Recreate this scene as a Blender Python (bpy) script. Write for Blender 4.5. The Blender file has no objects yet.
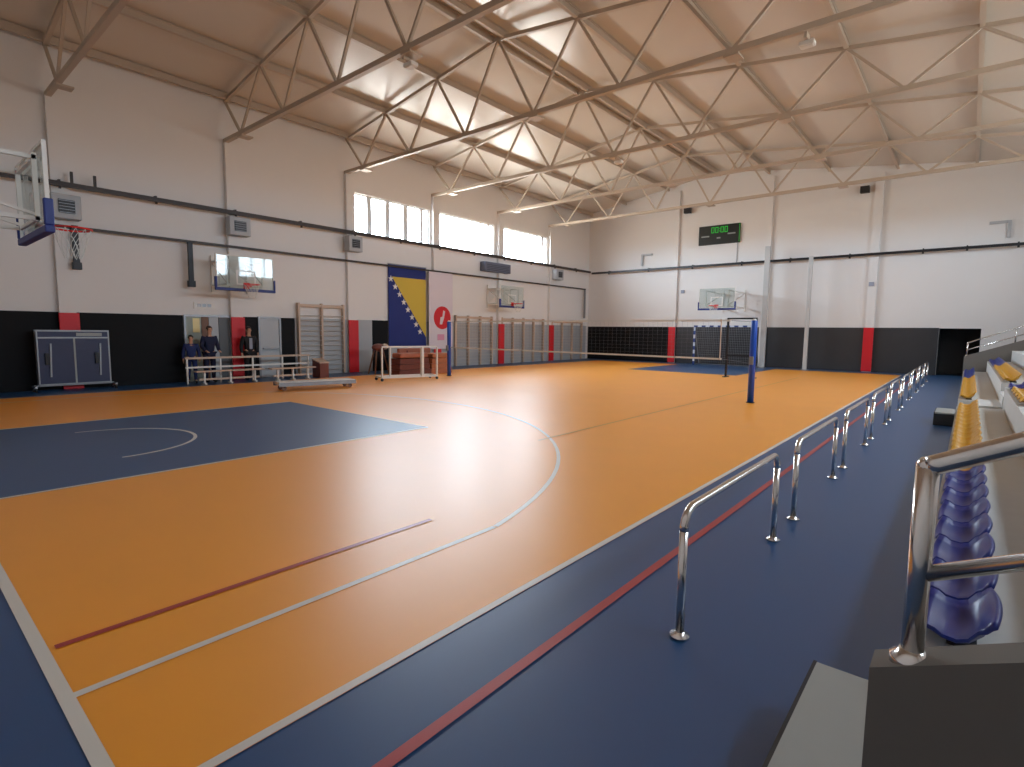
import bpy, bmesh, math, random
from mathutils import Vector, Matrix
random.seed(7)
SC = bpy.context.scene
COL = SC.collection
PI = math.pi

# ------------------------------------------------------------------ camera
F_PX, YAW, PITCH, ROLL = 541.877, 0.69947, -0.096771, 0.011193
CAM = Vector((2.1378, -0.476, 1.7095))
fw = Vector((-math.sin(YAW)*math.cos(PITCH), math.cos(YAW)*math.cos(PITCH), math.sin(PITCH)))
r0 = Vector((math.cos(YAW), math.sin(YAW), 0)); u0 = r0.cross(fw)
rt = math.cos(ROLL)*r0 + math.sin(ROLL)*u0
up = -math.sin(ROLL)*r0 + math.cos(ROLL)*u0
cd = bpy.data.cameras.new('camera'); cam = bpy.data.objects.new('camera', cd); COL.objects.link(cam)
cd.sensor_width = 36; cd.lens = F_PX*36/1024; cd.clip_start = 0.05; cd.clip_end = 200
M = Matrix.Identity(4)
for i in range(3):
    M[i][0] = rt[i]; M[i][1] = up[i]; M[i][2] = -fw[i]; M[i][3] = CAM[i]
cam.matrix_world = M
SC.camera = cam

# ------------------------------------------------------------------ world, light, exposure
W = bpy.data.worlds.new('daylight_sky'); SC.world = W; W.use_nodes = True
wn_ = W.node_tree; bg = wn_.nodes['Background']
SKY, GROUND = 17.0, 8.0
geo = wn_.nodes.new('ShaderNodeTexCoord'); sx = wn_.nodes.new('ShaderNodeSeparateXYZ'); wn_.links.new(geo.outputs['Generated'], sx.inputs[0])
mr = wn_.nodes.new('ShaderNodeMapRange'); mr.interpolation_type = 'SMOOTHSTEP'; mr.inputs['From Min'].default_value = -0.03; mr.inputs['From Max'].default_value = 0.03
wn_.links.new(sx.outputs['Z'], mr.inputs['Value'])
mxc = wn_.nodes.new('ShaderNodeMix'); mxc.data_type = 'RGBA'
mxc.inputs[6].default_value = (0.95*GROUND, 0.92*GROUND, 0.86*GROUND, 1); mxc.inputs[7].default_value = (0.80*SKY, 0.93*SKY, 1.07*SKY, 1)
wn_.links.new(mr.outputs['Result'], mxc.inputs[0]); wn_.links.new(mxc.outputs[2], bg.inputs[0])
ma = wn_.nodes.new('ShaderNodeMapRange'); ma.inputs['From Min'].default_value = -0.9; ma.inputs['From Max'].default_value = 0.3       # the hazy sun side lies beyond the left windows
ma.inputs['To Min'].default_value = 3.1; ma.inputs['To Max'].default_value = 1.0
wn_.links.new(sx.outputs['X'], ma.inputs['Value']); wn_.links.new(ma.outputs['Result'], bg.inputs[1])
SC.view_settings.view_transform = 'Standard'; SC.view_settings.look = 'None'
SC.view_settings.exposure = 0.13; SC.view_settings.gamma = 1; SC.view_settings.use_curve_mapping = False
SC.cycles.use_denoising = True
SC.cycles.max_bounces = 10; SC.cycles.diffuse_bounces = 6; SC.cycles.glossy_bounces = 4
SC.cycles.transparent_max_bounces = 12; SC.cycles.sample_clamp_indirect = 8
XL, XR, YB, YF = -16.64, 6.4, -1.6, 29.3
def window_light(name, x, y0, y1, z0, z1, face):
    # a portal over the window opening: it only guides the sky light through the window
    a = bpy.data.lights.new(name, 'AREA'); a.shape = 'RECTANGLE'; a.size = z1-z0; a.size_y = y1-y0; a.cycles.is_portal = True
    o = bpy.data.objects.new(name, a); COL.objects.link(o); o.location = (x, (y0+y1)/2, (z0+z1)/2)
    o.rotation_euler = (0, -PI/2 if face > 0 else PI/2, 0)
WL = [(12.10, 16.02, 5.50, 7.02), (16.50, 20.30, 5.50, 7.02), (20.85, 24.80, 5.50, 7.02)]
WR = [(3.4, 7.1, 5.3, 7.1), (7.8, 11.5, 5.3, 7.1), (12.2, 15.9, 5.3, 7.1), (16.6, 20.3, 5.3, 7.1), (21.0, 24.7, 5.3, 7.1)]
for k, (a, b, c, d) in enumerate(WL): window_light('daylight_left', XL-0.31, a, b, c, d, 1)
for k, (a, b, c, d) in enumerate(WR): window_light('daylight_right', XR+0.31, a, b, c, d, -1)

# ------------------------------------------------------------------ materials
def mat(name, col, rough=0.6, metal=0.0, var=0.0, scale=6.0, bump=0.0, spec=0.5, coat=0.0, emit=None, estr=0.0):
    m = bpy.data.materials.new(name); m.use_nodes = True; nt = m.node_tree; b = nt.nodes['Principled BSDF']
    b.inputs['Base Color'].default_value = (*col, 1); b.inputs['Roughness'].default_value = rough
    b.inputs['Metallic'].default_value = metal; b.inputs['Specular IOR Level'].default_value = spec
    b.inputs['Coat Weight'].default_value = coat
    if emit: b.inputs['Emission Color'].default_value = (*emit, 1); b.inputs['Emission Strength'].default_value = estr
    if var or bump:
        tc = nt.nodes.new('ShaderNodeTexCoord'); n = nt.nodes.new('ShaderNodeTexNoise')
        n.inputs['Scale'].default_value = scale; n.inputs['Detail'].default_value = 4
        nt.links.new(tc.outputs['Object'], n.inputs['Vector'])
        if var:
            mp = nt.nodes.new('ShaderNodeMapRange'); mp.inputs['To Min'].default_value = 1-var; mp.inputs['To Max'].default_value = 1+var
            nt.links.new(n.outputs['Fac'], mp.inputs['Value'])
            mx = nt.nodes.new('ShaderNodeVectorMath'); mx.operation = 'SCALE'; mx.inputs[0].default_value = col
            nt.links.new(mp.outputs['Result'], mx.inputs['Scale']); nt.links.new(mx.outputs['Vector'], b.inputs['Base Color'])
        if bump:
            bp = nt.nodes.new('ShaderNodeBump'); bp.inputs['Strength'].default_value = bump; bp.inputs['Distance'].default_value = 0.01
            nt.links.new(n.outputs['Fac'], bp.inputs['Height']); nt.links.new(bp.outputs['Normal'], b.inputs['Normal'])
    return m
def srgb(r, g, b):
    f = lambda c: (c/255/12.92) if c <= 10 else ((c/255+0.055)/1.055)**2.4
    return (f(r), f(g), f(b))
FL_R = 0.40
M_ORANGE = mat('orange_floor', srgb(244, 158, 30), FL_R, spec=1.0, var=0.04, scale=1.3, bump=0.02)
M_BLUE = mat('blue_floor', srgb(5, 68, 118), FL_R, spec=0.85, var=0.04, scale=1.3, bump=0.02)
M_WLINE = mat('white_line_paint', srgb(214, 210, 202), FL_R, spec=1.0)
M_RLINE = mat('red_line_paint', srgb(165, 32, 38), FL_R, spec=1.0)
M_GLINE = mat('glare_washed_line', srgb(205, 150, 60), FL_R, spec=1.0)  # ochre instead of green: the floor glare's wash-out is put into the colour
for m_ in (M_ORANGE, M_BLUE, M_WLINE, M_RLINE, M_GLINE): m_.node_tree.nodes['Principled BSDF'].inputs['IOR'].default_value = 1.58
M_WALL = mat('wall_plaster', srgb(226, 223, 220), 0.75, var=0.02, scale=0.8)
M_CEIL = mat('ceiling_panel', srgb(212, 202, 188), 0.27, var=0.01, scale=0.6, spec=0.6)
M_CREAM = mat('cream_steel_paint', srgb(186, 170, 152), 0.45)
M_WHITE = mat('white_paint', srgb(225, 222, 216), 0.5)
M_FRAME = mat('window_frame_white', srgb(225, 228, 230), 0.4)
M_BLACKPAD = mat('black_wall_panel', srgb(13, 14, 18), 0.7, var=0.15, scale=2.0, spec=0.25)
M_GREYPAN = mat('grey_wall_panel', srgb(170, 173, 176), 0.5, var=0.03)
M_DOOR = mat('grey_door_panel', srgb(176, 180, 184), 0.45)
M_RED = mat('red_pad_vinyl', srgb(205, 18, 34), 0.5)
M_BROWN = mat('brown_track_steel', srgb(50, 38, 34), 0.5)
M_STEEL = mat('stainless_steel', (0.72, 0.70, 0.68), 0.18, 1.0)
M_GREYMET = mat('grey_metal', srgb(140, 142, 146), 0.4, 0.6)
M_DKMET = mat('dark_metal', srgb(38, 38, 42), 0.45, 0.3)
M_CONC = mat('grey_painted_concrete', srgb(205, 205, 202), 0.7, var=0.05, scale=5, bump=0.05)
M_PARA = mat('parapet_concrete', srgb(112, 107, 101), 0.7, var=0.05, scale=9, bump=0.05)
M_STEPTOP = mat('step_vinyl', srgb(160, 162, 158), 0.6, var=0.03, scale=9)
M_STEPSIDE = mat('step_dark_side', srgb(38, 38, 40), 0.6)
M_SEATB = mat('blue_seat_plastic', srgb(18, 40, 128), 0.33)
M_SEATY = mat('yellow_seat_plastic', srgb(206, 150, 40), 0.4)
M_POST = mat('blue_post_paint', srgb(20, 75, 175), 0.3)
M_BLUEPAD = mat('blue_board_padding', srgb(30, 48, 120), 0.5)
M_NET = mat('white_cord', srgb(220, 220, 215), 0.8)
M_NETG = mat('grey_cord', srgb(120, 122, 126), 0.8)
M_RIM = mat('red_rim_steel', srgb(220, 35, 30), 0.4)
M_TT = mat('navy_table_board', srgb(32, 40, 78), 0.45, var=0.05)
M_FLAGB = mat('flag_blue_cloth', srgb(28, 46, 118), 0.75, var=0.04, scale=3)
M_FLAGY = mat('flag_yellow_cloth', srgb(208, 180, 70), 0.75)
M_BANNER = mat('pale_banner_cloth', srgb(215, 206, 214), 0.7)
M_PINK = mat('pink_print', srgb(215, 150, 175), 0.7)
M_WOOD = mat('pale_wood', srgb(196, 172, 152), 0.5, var=0.08, scale=5)
M_WOODD = mat('brown_wood', srgb(120, 80, 55), 0.5, var=0.1, scale=5)
M_LEATH = mat('tan_leather', srgb(168, 98, 72), 0.5, var=0.06)
M_LEATHD = mat('dark_red_leather', srgb(110, 52, 40), 0.5, var=0.06)
M_LEATHO = mat('orange_leather', srgb(176, 105, 70), 0.5, var=0.06)
M_SCREEN = mat('scoreboard_face', srgb(26, 30, 28), 0.35)
M_LED = mat('green_led', (0.02, 0.3, 0.03), 0.4, emit=(0.02, 0.6, 0.05), estr=0.45)
M_CAP = mat('caption_grey', srgb(150, 155, 155), 0.5)
M_SKIN = mat('skin', srgb(196, 150, 124), 0.55)
M_HAIR = mat('brown_hair', srgb(70, 45, 30), 0.6)
M_HAIRD = mat('dark_hair', srgb(38, 28, 24), 0.6)
M_NAVY = mat('navy_cloth', srgb(22, 28, 60), 0.8, var=0.1, scale=12)
M_COATB = mat('blue_coat_cloth', srgb(30, 45, 95), 0.8, var=0.1, scale=12)
M_BLACKC = mat('black_cloth', srgb(24, 24, 28), 0.8, var=0.1, scale=12)
M_GREYC = mat('grey_shirt_cloth', srgb(150, 155, 170), 0.8)
M_SHOE = mat('dark_shoe', srgb(30, 26, 26), 0.5)
M_EYE = mat('eye_dark', srgb(25, 20, 20), 0.3)
M_LIP = mat('lip', srgb(160, 95, 85), 0.5)
M_PALE = mat('lit_yellow_pane', srgb(235, 215, 150), 0.3)  # opaque pale yellow, painted to look like the lit strip in the doorway
def glass(name, tint, fac):
    m = bpy.data.materials.new(name); m.use_nodes = True; nt = m.node_tree
    for n in list(nt.nodes): nt.nodes.remove(n)
    o = nt.nodes.new('ShaderNodeOutputMaterial'); mx = nt.nodes.new('ShaderNodeMixShader')
    t = nt.nodes.new('ShaderNodeBsdfTransparent'); t.inputs[0].default_value = (*tint, 1)
    g = nt.nodes.new('ShaderNodeBsdfGlossy'); g.inputs['Roughness'].default_value = 0.04
    lw = nt.nodes.new('ShaderNodeLayerWeight'); lw.inputs[0].default_value = 0.5       # facing = 1 - cos
    pw = nt.nodes.new('ShaderNodeMath'); pw.operation = 'POWER'; pw.inputs[1].default_value = 5
    mu = nt.nodes.new('ShaderNodeMath'); mu.operation = 'MULTIPLY_ADD'; mu.inputs[1].default_value = 0.95; mu.inputs[2].default_value = 0.04*fac
    nt.links.new(lw.outputs['Facing'], pw.inputs[0]); nt.links.new(pw.outputs[0], mu.inputs[0]); nt.links.new(mu.outputs[0], mx.inputs[0])
    nt.links.new(t.outputs[0], mx.inputs[1]); nt.links.new(g.outputs[0], mx.inputs[2]); nt.links.new(mx.outputs[0], o.inputs[0])
    return m
M_GLASS = glass('window_glass', (0.97, 0.98, 0.98), 1.0)
M_ACRYL = glass('acrylic_board', (0.86, 0.90, 0.89), 1.3)

# ceiling: faint sheet joints running down the slope
nt = M_CEIL.node_tree; b = nt.nodes['Principled BSDF']
tc = nt.nodes.new('ShaderNodeTexCoord'); wv = nt.nodes.new('ShaderNodeTexWave'); wv.bands_direction = 'Y'; wv.inputs['Scale'].default_value = 0.31
bp = nt.nodes.new('ShaderNodeBump'); bp.inputs['Strength'].default_value = 0.05; bp.inputs['Distance'].default_value = 0.02
nt.links.new(tc.outputs['Object'], wv.inputs['Vector']); nt.links.new(wv.outputs['Fac'], bp.inputs['Height']); nt.links.new(bp.outputs['Normal'], b.inputs['Normal'])
# black panels: vertical sheet joints
def joints(m, period, axis):
    nt = m.node_tree; b = nt.nodes['Principled BSDF']
    tc = nt.nodes.new('ShaderNodeTexCoord'); wv = nt.nodes.new('ShaderNodeTexWave'); wv.bands_direction = axis; wv.wave_profile = 'SAW'
    wv.inputs['Scale'].default_value = 0.31416/period*1.0
    bp = nt.nodes.new('ShaderNodeBump'); bp.inputs['Strength'].default_value = 0.5; bp.inputs['Distance'].default_value = 0.02
    nt.links.new(tc.outputs['Object'], wv.inputs['Vector']); nt.links.new(wv.outputs['Fac'], bp.inputs['Height']); nt.links.new(bp.outputs['Normal'], b.inputs['Normal'])
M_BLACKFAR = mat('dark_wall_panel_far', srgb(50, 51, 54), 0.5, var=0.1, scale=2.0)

# ------------------------------------------------------------------ geometry helpers
class MB:
    """collects shapes for ONE mesh object"""
    def __init__(s): s.bm = bmesh.new(); s.mi = 0
    def _f(s, vs):
        try:
            f = s.bm.faces.new(vs); f.material_index = s.mi; return f
        except ValueError: return None
    def box(s, x0, x1, y0, y1, z0, z1):
        v = [s.bm.verts.new(p) for p in ((x0,y0,z0),(x1,y0,z0),(x1,y1,z0),(x0,y1,z0),(x0,y0,z1),(x1,y0,z1),(x1,y1,z1),(x0,y1,z1))]
        for q in ((3,2,1,0),(4,5,6,7),(0,1,5,4),(1,2,6,5),(2,3,7,6),(3,0,4,7)): s._f([v[i] for i in q])
        return s
    def bev(s, x0, x1, y0, y1, z0, z1, r=0.01, seg=2):
        t = bmesh.new(); bmesh.ops.create_cube(t, size=1)
        for v in t.verts: v.co = Vector(((x0+x1)/2+v.co.x*(x1-x0), (y0+y1)/2+v.co.y*(y1-y0), (z0+z1)/2+v.co.z*(z1-z0)))
        bmesh.ops.bevel(t, geom=t.edges[:], offset=r, segments=seg, affect='EDGES', profile=0.5)
        s.merge(t); return s
    def merge(s, t, mtx=None):
        mp = {}
        for v in t.verts: mp[v] = s.bm.verts.new(mtx @ v.co if mtx else v.co)
        for f in t.faces: s._f([mp[v] for v in f.verts])
        t.free()
    def poly(s, pts): s._f([s.bm.verts.new(p) for p in pts]); return s
    def prism(s, pts, d):
        """closed outline swept by vector d"""
        d = Vector(d); a = [s.bm.verts.new(p) for p in pts]; b = [s.bm.verts.new(Vector(p)+d) for p in pts]; n = len(pts)
        s._f(a[::-1]); s._f(b)
        for i in range(n): s._f([a[i], a[(i+1) % n], b[(i+1) % n], b[i]])
        return s
    def bar(s, p, q, w, h=None):
        """square-section bar from p to q"""
        h = h or w; p = Vector(p); q = Vector(q); d = (q-p).normalized()
        ref = Vector((0,0,1)) if abs(d.z) < 0.95 else Vector((0,1,0))
        a = d.cross(ref).normalized()*w/2; b = a.cross(d).normalized()*h/2
        v = [s.bm.verts.new(c+e) for c in (p, q) for e in (a+b, -a+b, -a-b, a-b)]
        for f in ((3,2,1,0),(4,5,6,7),(0,1,5,4),(1,2,6,5),(2,3,7,6),(3,0,4,7)): s._f([v[i] for i in f])
        return s
    def tube(s, pts, r, n=12, closed=False, caps=True):
        pts = [Vector(p) for p in pts]; rings = []; N = len(pts); prev = None
        rr = r if isinstance(r, (list, tuple)) else [r]*N
        for i, p in enumerate(pts):
            if closed: d = (pts[(i+1) % N]-pts[i-1]).normalized()
            else: d = ((pts[min(i+1, N-1)]-pts[i]).normalized()+(pts[i]-pts[max(i-1, 0)]).normalized()).normalized()
            if prev is None:
                ref = Vector((0,0,1)) if abs(d.z) < 0.9 else Vector((1,0,0)); a = d.cross(ref).normalized()
            else: a = (prev-d*prev.dot(d)).normalized()
            prev = a; b = d.cross(a)
            rings.append([s.bm.verts.new(p+(a*math.cos(t)+b*math.sin(t))*rr[i]) for t in [2*PI*k/n for k in range(n)]])
        m = N if closed else N-1
        for i in range(m):
            A, B = rings[i], rings[(i+1) % N]
            for k in range(n): s._f([A[k], A[(k+1) % n], B[(k+1) % n], B[k]])
        if caps and not closed: s._f(rings[0][::-1]); s._f(rings[-1])
        return s
    def lathe(s, c, prof, n=20):
        c = Vector(c); rings = [[s.bm.verts.new(c+Vector((r*math.cos(2*PI*k/n), r*math.sin(2*PI*k/n), z))) for k in range(n)] for r, z in prof]
        for i in range(len(rings)-1):
            for k in range(n): s._f([rings[i][k], rings[i][(k+1) % n], rings[i+1][(k+1) % n], rings[i+1][k]])
        s._f(rings[0][::-1]); s._f(rings[-1]); return s
    def ball(s, c, r, sx=1, sy=1, sz=1, n=12):
        t = bmesh.new(); bmesh.ops.create_uvsphere(t, u_segments=n, v_segments=max(6, n//2+2), radius=1)
        s.merge(t, Matrix.Translation(c) @ Matrix.Diagonal((r*sx, r*sy, r*sz, 1))); return s
    def build(s, name, m, parent=None, smooth=False, origin=None):
        bmesh.ops.recalc_face_normals(s.bm, faces=s.bm.faces[:])
        me = bpy.data.meshes.new(name)
        if parent is not None and origin is None: off = -Vector(parent.get('_o', (0,0,0)))
        elif origin is not None: off = -Vector(origin)
        else: off = Vector()
        for v in s.bm.verts: v.co += off
        s.bm.to_mesh(me); s.bm.free()
        for mm in (m if isinstance(m, (list, tuple)) else [m]): me.materials.append(mm)
        if smooth:
            for p in me.polygons: p.use_smooth = True
        o = bpy.data.objects.new(name, me); COL.objects.link(o)
        if origin is not None: o.location = origin
        if parent is not None:
            o.parent = parent
            if '_o' in parent: o['_o'] = list(parent['_o'])
        return o
def tag(o, label=None, cat=None, group=None, kind=None):
    if label: o['label'] = label
    if cat: o['category'] = cat
    if group: o['group'] = group
    if kind: o['kind'] = kind
    return o
def struct(o): o['kind'] = 'structure'; return o
def thing(name, label, cat, loc=(0,0,0), group=None, rz=0.0):
    """Empty at the base of a thing; parts are built in the thing's own coordinates"""
    o = bpy.data.objects.new(name, None); COL.objects.link(o); o.location = loc; o.rotation_euler = (0, 0, rz)
    o.empty_display_size = 0.1
    return tag(o, label, cat, group)
def thing_w(name, label, cat, loc, group=None):
    """Empty at loc; parts are given in world coordinates"""
    o = thing(name, label, cat, loc, group); o['_o'] = list(loc); return o
def copy_tree(o, parent=None):
    c = o.copy(); COL.objects.link(c); c.parent = parent
    for ch in list(o.children): copy_tree(ch, c)
    return c
ONES = 'zeroth first second third fourth fifth sixth seventh eighth ninth tenth eleventh twelfth thirteenth fourteenth fifteenth sixteenth seventeenth eighteenth nineteenth twentieth'.split()
def ordinal(n):
    if n <= 20: return ONES[n]
    t = {2: 'twenty', 3: 'thirty', 4: 'forty', 5: 'fifty'}[n//10]
    return (t[:-1]+'ieth') if n % 10 == 0 else t+'-'+ONES[n % 10]

# ------------------------------------------------------------------ room shell
zl = lambda x: (10.22+0.15*(x+8.8)) if x < -8.8 else (10.22-0.13*(x+8.8))      # underside of the roof
def build_floor():
    m = MB(); m.mi = 0; m.box(XL-.3, XR+.3, YB-.3, YF+.3, -.25, 0)
    z = [0.0015]
    def quad(x0, x1, y0, y1, mi):
        m.mi = mi; m.poly([(x0,y0,z[0]),(x1,y0,z[0]),(x1,y1,z[0]),(x0,y1,z[0])])
    quad(-15, 0, 0, 28, 1)
    z[0] = 0.003
    quad(-9.95, -5.05, 0, 5.8, 0); quad(-9.95, -5.05, 22.2, 28, 0)
    z[0] = 0.0045
    def arc(cx, cy, r, a0, a1, mi, w=.05, n=60):
        m.mi = mi
        P = [(cx+(r-w/2)*math.cos(a0+(a1-a0)*i/n), cy+(r-w/2)*math.sin(a0+(a1-a0)*i/n)) for i in range(n+1)]
        Q = [(cx+(r+w/2)*math.cos(a0+(a1-a0)*i/n), cy+(r+w/2)*math.sin(a0+(a1-a0)*i/n)) for i in range(n+1)]
        for i in range(n): m.poly([(*P[i], z[0]), (*Q[i], z[0]), (*Q[i+1], z[0]), (*P[i+1], z[0])])
    # outer white boundary
    quad(-15.05, 0, -0.025, 0.035, 2); quad(-15.05, 0, 28, 28.05, 2); quad(-.05, 0, 0.035, 28, 2); quad(-15.05, -15, 0.035, 28, 2)
    for s, y0 in ((1, 0),):
        yb = y0+s*1.575
        quad(-.95, -.9, min(y0+.035, y0+s*2.95), max(y0, y0+s*2.95), 2); quad(-14.1, -14.05, min(y0+.035, y0+s*2.95), max(y0, y0+s*2.95), 2)
        R = 6.72; a = math.acos(6.575/R); 
        arc(-7.5, yb, R, s*a, s*(PI-a), 2)
        arc(-7.5, yb, 1.25, 0, s*PI, 2, w=.05)
        for x in (-9.95, -5.1): quad(x, x+.05, min(y0+.035, y0+s*5.8), max(y0, y0+s*5.8), 2)
        if s < 0: quad(-9.95, -5.05, 22.2, 22.25, 2)
    z[0] = 0.006
    quad(-1.50, -1.45, 0.06, 2.7, 3)
    quad(0.465, 0.525, -1.0, 29.0, 3)
    quad(-2.95, -2.90, 6.2, 23.0, 4); quad(-12.1, -12.05, 5.0, 23.0, 4)
    struct(m.build('floor', [M_BLUE, M_ORANGE, M_WLINE, M_RLINE, M_GLINE]))
build_floor()
# ceiling (two slopes)
m = MB(); T = .12
m.prism([(XL-.3, YB-.3, zl(XL-.3)), (-8.8, YB-.3, 10.22), (-8.8, YB-.3, 10.22+T), (XL-.3, YB-.3, zl(XL-.3)+T)], (0, YF-YB+.6, 0))
m.prism([(-8.8, YB-.3, 10.22), (XR+.3, YB-.3, zl(XR+.3)), (XR+.3, YB-.3, zl(XR+.3)+T), (-8.8, YB-.3, 10.22+T)], (0, YF-YB+.6, 0))
struct(m.build('ceiling', M_CEIL))
# side walls with window openings
def side_wall(name, x0, x1, wins, ztop):
    m = MB(); ys = YB-.3
    z0, z1 = wins[0][2], wins[0][3]
    m.box(x0, x1, YB-.3, YF+.3, 0, z0); m.box(x0, x1, YB-.3, YF+.3, z1, ztop)
    cuts = [YB-.3]+[c for w in wins for c in w[:2]]+[YF+.3]
    for a, b in zip(cuts[::2], cuts[1::2]): m.box(x0, x1, a, b, z0, z1)
    struct(m.build(name, M_WALL))
side_wall('wall_left', XL-.3, XL, WL, zl(XL)+.05)
side_wall('wall_right', XR, XR+.3, WR, zl(XR)+.05)
def gable(name, y0, y1):
    m = MB()
    m.prism([(XL-.3, y0, 0), (XR+.3, y0, 0), (XR+.3, y0, zl(XR+.3)+.03), (-8.8, y0, 10.25), (XL-.3, y0, zl(XL-.3)+.03)], (0, y1-y0, 0))
    return struct(m.build(name, M_WALL))
gable('wall_back', YB-.3, YB)
# far wall, with the dark doorway recess at its right end (X 1.1 .. 2.45)
m = MB()
m.prism([(XL-.3, YF, 0), (1.08, YF, 0), (1.08, YF, 2.02), (2.46, YF, 2.02), (2.46, YF, 0), (XR+.3, YF, 0), (XR+.3, YF, zl(XR+.3)+.03), (-8.8, YF, 10.25), (XL-.3, YF, zl(XL-.3)+.03)], (0, .3, 0))
struct(m.build('wall_far', M_WALL))
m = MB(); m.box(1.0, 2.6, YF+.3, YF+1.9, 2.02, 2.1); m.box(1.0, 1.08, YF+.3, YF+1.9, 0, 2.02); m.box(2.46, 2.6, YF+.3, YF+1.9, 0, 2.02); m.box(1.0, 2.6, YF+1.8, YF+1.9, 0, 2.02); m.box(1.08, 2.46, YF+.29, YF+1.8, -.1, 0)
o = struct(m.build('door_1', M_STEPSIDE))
# windows
wn = 0
def make_window(x, w, mull, face):
    global wn; wn += 1
    y0, y1, z0, z1 = w; xc = x - face*.12
    m = MB(); t = .06
    m.box(xc-.05, xc+.05, y0, y1, z0, z0+t); m.box(xc-.05, xc+.05, y0, y1, z1-t, z1)
    m.box(xc-.05, xc+.05, y0, y0+t, z0+t, z1-t); m.box(xc-.05, xc+.05, y1-t, y1, z0+t, z1-t)
    o = struct(m.build('window_%d' % wn, M_FRAME))
    for y, wd in mull: MB().box(xc-.055, xc+.055, y-wd/2, y+wd/2, z0+t, z1-t).build('mullion', M_FRAME, o)
    MB().box(xc-.006, xc+.006, y0+t, y1-t, z0+t, z1-t).build('pane', M_GLASS, o)
    MB().box(min(x, x+face*.06)-.02, max(x, x+face*.06)+.02, y0-.04, y1+.04, z0-.05, z0-.004).build('window_sill', M_FRAME, o)
make_window(XL, WL[0], [(12.88, .22), (13.78, .22), (14.72, .24), (15.60, .16)], 1)
make_window(XL, WL[1], [(19.95, .12)], 1)
make_window(XL, WL[2], [(24.45, .16)], 1)
for w in WR: make_window(XR, w, [(w[0]+(w[1]-w[0])*k/4, .08) for k in (1, 2, 3)], -1)

# wainscot panels, doors and columns (fixed parts of the room)
tn = 0
def trim(mb, m):
    global tn; tn += 1
    return struct(mb.build('trim_%d' % tn, m))
X0 = XL+.002
def wains(y0, y1, m, z1=2.08, th=.05): return trim(MB().box(X0, X0+th, y0, y1, 0.0, z1), m)
wains(YB, 5.88, M_BLACKPAD); wains(7.74, 8.20, M_BLACKPAD); wains(9.02, 9.52, M_BLACKPAD); wains(12.88, 13.66, M_BLACKPAD)
wains(9.54, 12.86, M_GREYPAN); wains(13.68, 29.0, M_GREYPAN)
def door(n, y0, y1, panels, m):
    f = MB().box(X0, X0+.07, y0, y0+.06, 0, 2.1).box(X0, X0+.07, y1-.06, y1, 0, 2.1).box(X0, X0+.07, y0+.06, y1-.06, 2.04, 2.1)
    o = struct(f.build('door_%d' % n, M_GREYMET))
    for a, b, mm in panels: MB().box(X0, X0+.035, a, b, 0.01, 2.04).build('door_panel', mm, o)
    return o
M_DGREY = mat('dark_grey_leaf', srgb(92, 94, 96), 0.5); M_LEAFG = mat('pale_green_leaf', srgb(150, 158, 148), 0.5)  # a darker grey leaf and a greenish one for the doorway
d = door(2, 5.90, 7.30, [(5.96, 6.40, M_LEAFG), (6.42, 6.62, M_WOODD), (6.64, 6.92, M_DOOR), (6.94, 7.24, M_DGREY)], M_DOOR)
MB().box(X0+.036, X0+.045, 6.16, 6.36, 1.55, 2.0).build('pane', M_PALE, d)
d = door(3, 8.21, 9.01, [(8.27, 8.95, M_DOOR)], M_DOOR)
MB().box(X0+.037, X0+.10, 8.35, 8.90, .98, 1.03).build('door_handle', M_GREYMET, d)
wains(7.31, 7.36, M_GREYPAN)
# columns on the left wall and on the far wall
CY = [2.88+4.41*k for k in range(6)]
for y in CY: trim(MB().box(XL+.001, XL+.16, y, y+.36, 0, 7.62), M_WALL)
CX = [-11.08, -6.22, -1.62]
for x in CX: trim(MB().box(x, x+.34, YF-.13, YF-.001, 0, zl(x)-.35), M_WALL)
for a, b in ((XL+.06, -11.1), (-10.72, -6.24), (-5.86, -1.64), (-1.26, 1.078)):
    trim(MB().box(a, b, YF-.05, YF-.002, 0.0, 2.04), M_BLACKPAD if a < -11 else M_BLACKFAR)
# red pads strapped on the columns
side = ['behind the folded table tennis table', 'between the two people', 'beside the tan vaulting buck', 'behind the volleyball net post', 'fifth along the windowed wall', 'sixth along the windowed wall']
side = ['behind the folded blue table', 'beside the person in black', 'right of the wall bars with two bays', 'behind the pale banner and net post', 'between the far groups of wall bars', 'nearest the far corner']
for k, y in enumerate(CY):
    o = MB().bev(XL+.162, XL+.22, y-.03, y+.41, .008, 2.06, .012).build('column_pad', M_RED, origin=(XL+.19, y+.19, .008))
    for v in o.data.vertices: pass
    tag(o, 'red padding on the wall column %s' % side[k], 'column pad', 'red column pads')
for k, x in enumerate(CX):
    if k == 1: continue
    o = MB().bev(x-.03, x+.37, YF-.19, YF-.132, .03, 2.04, .012).build('column_pad', M_RED, origin=(x+.17, YF-.16, .03))
    tag(o, ['red padding on the far wall column left of the striped goal', '', 'red padding on the far wall column right of the white poles'][k], 'column pad', 'red column pads')

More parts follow.
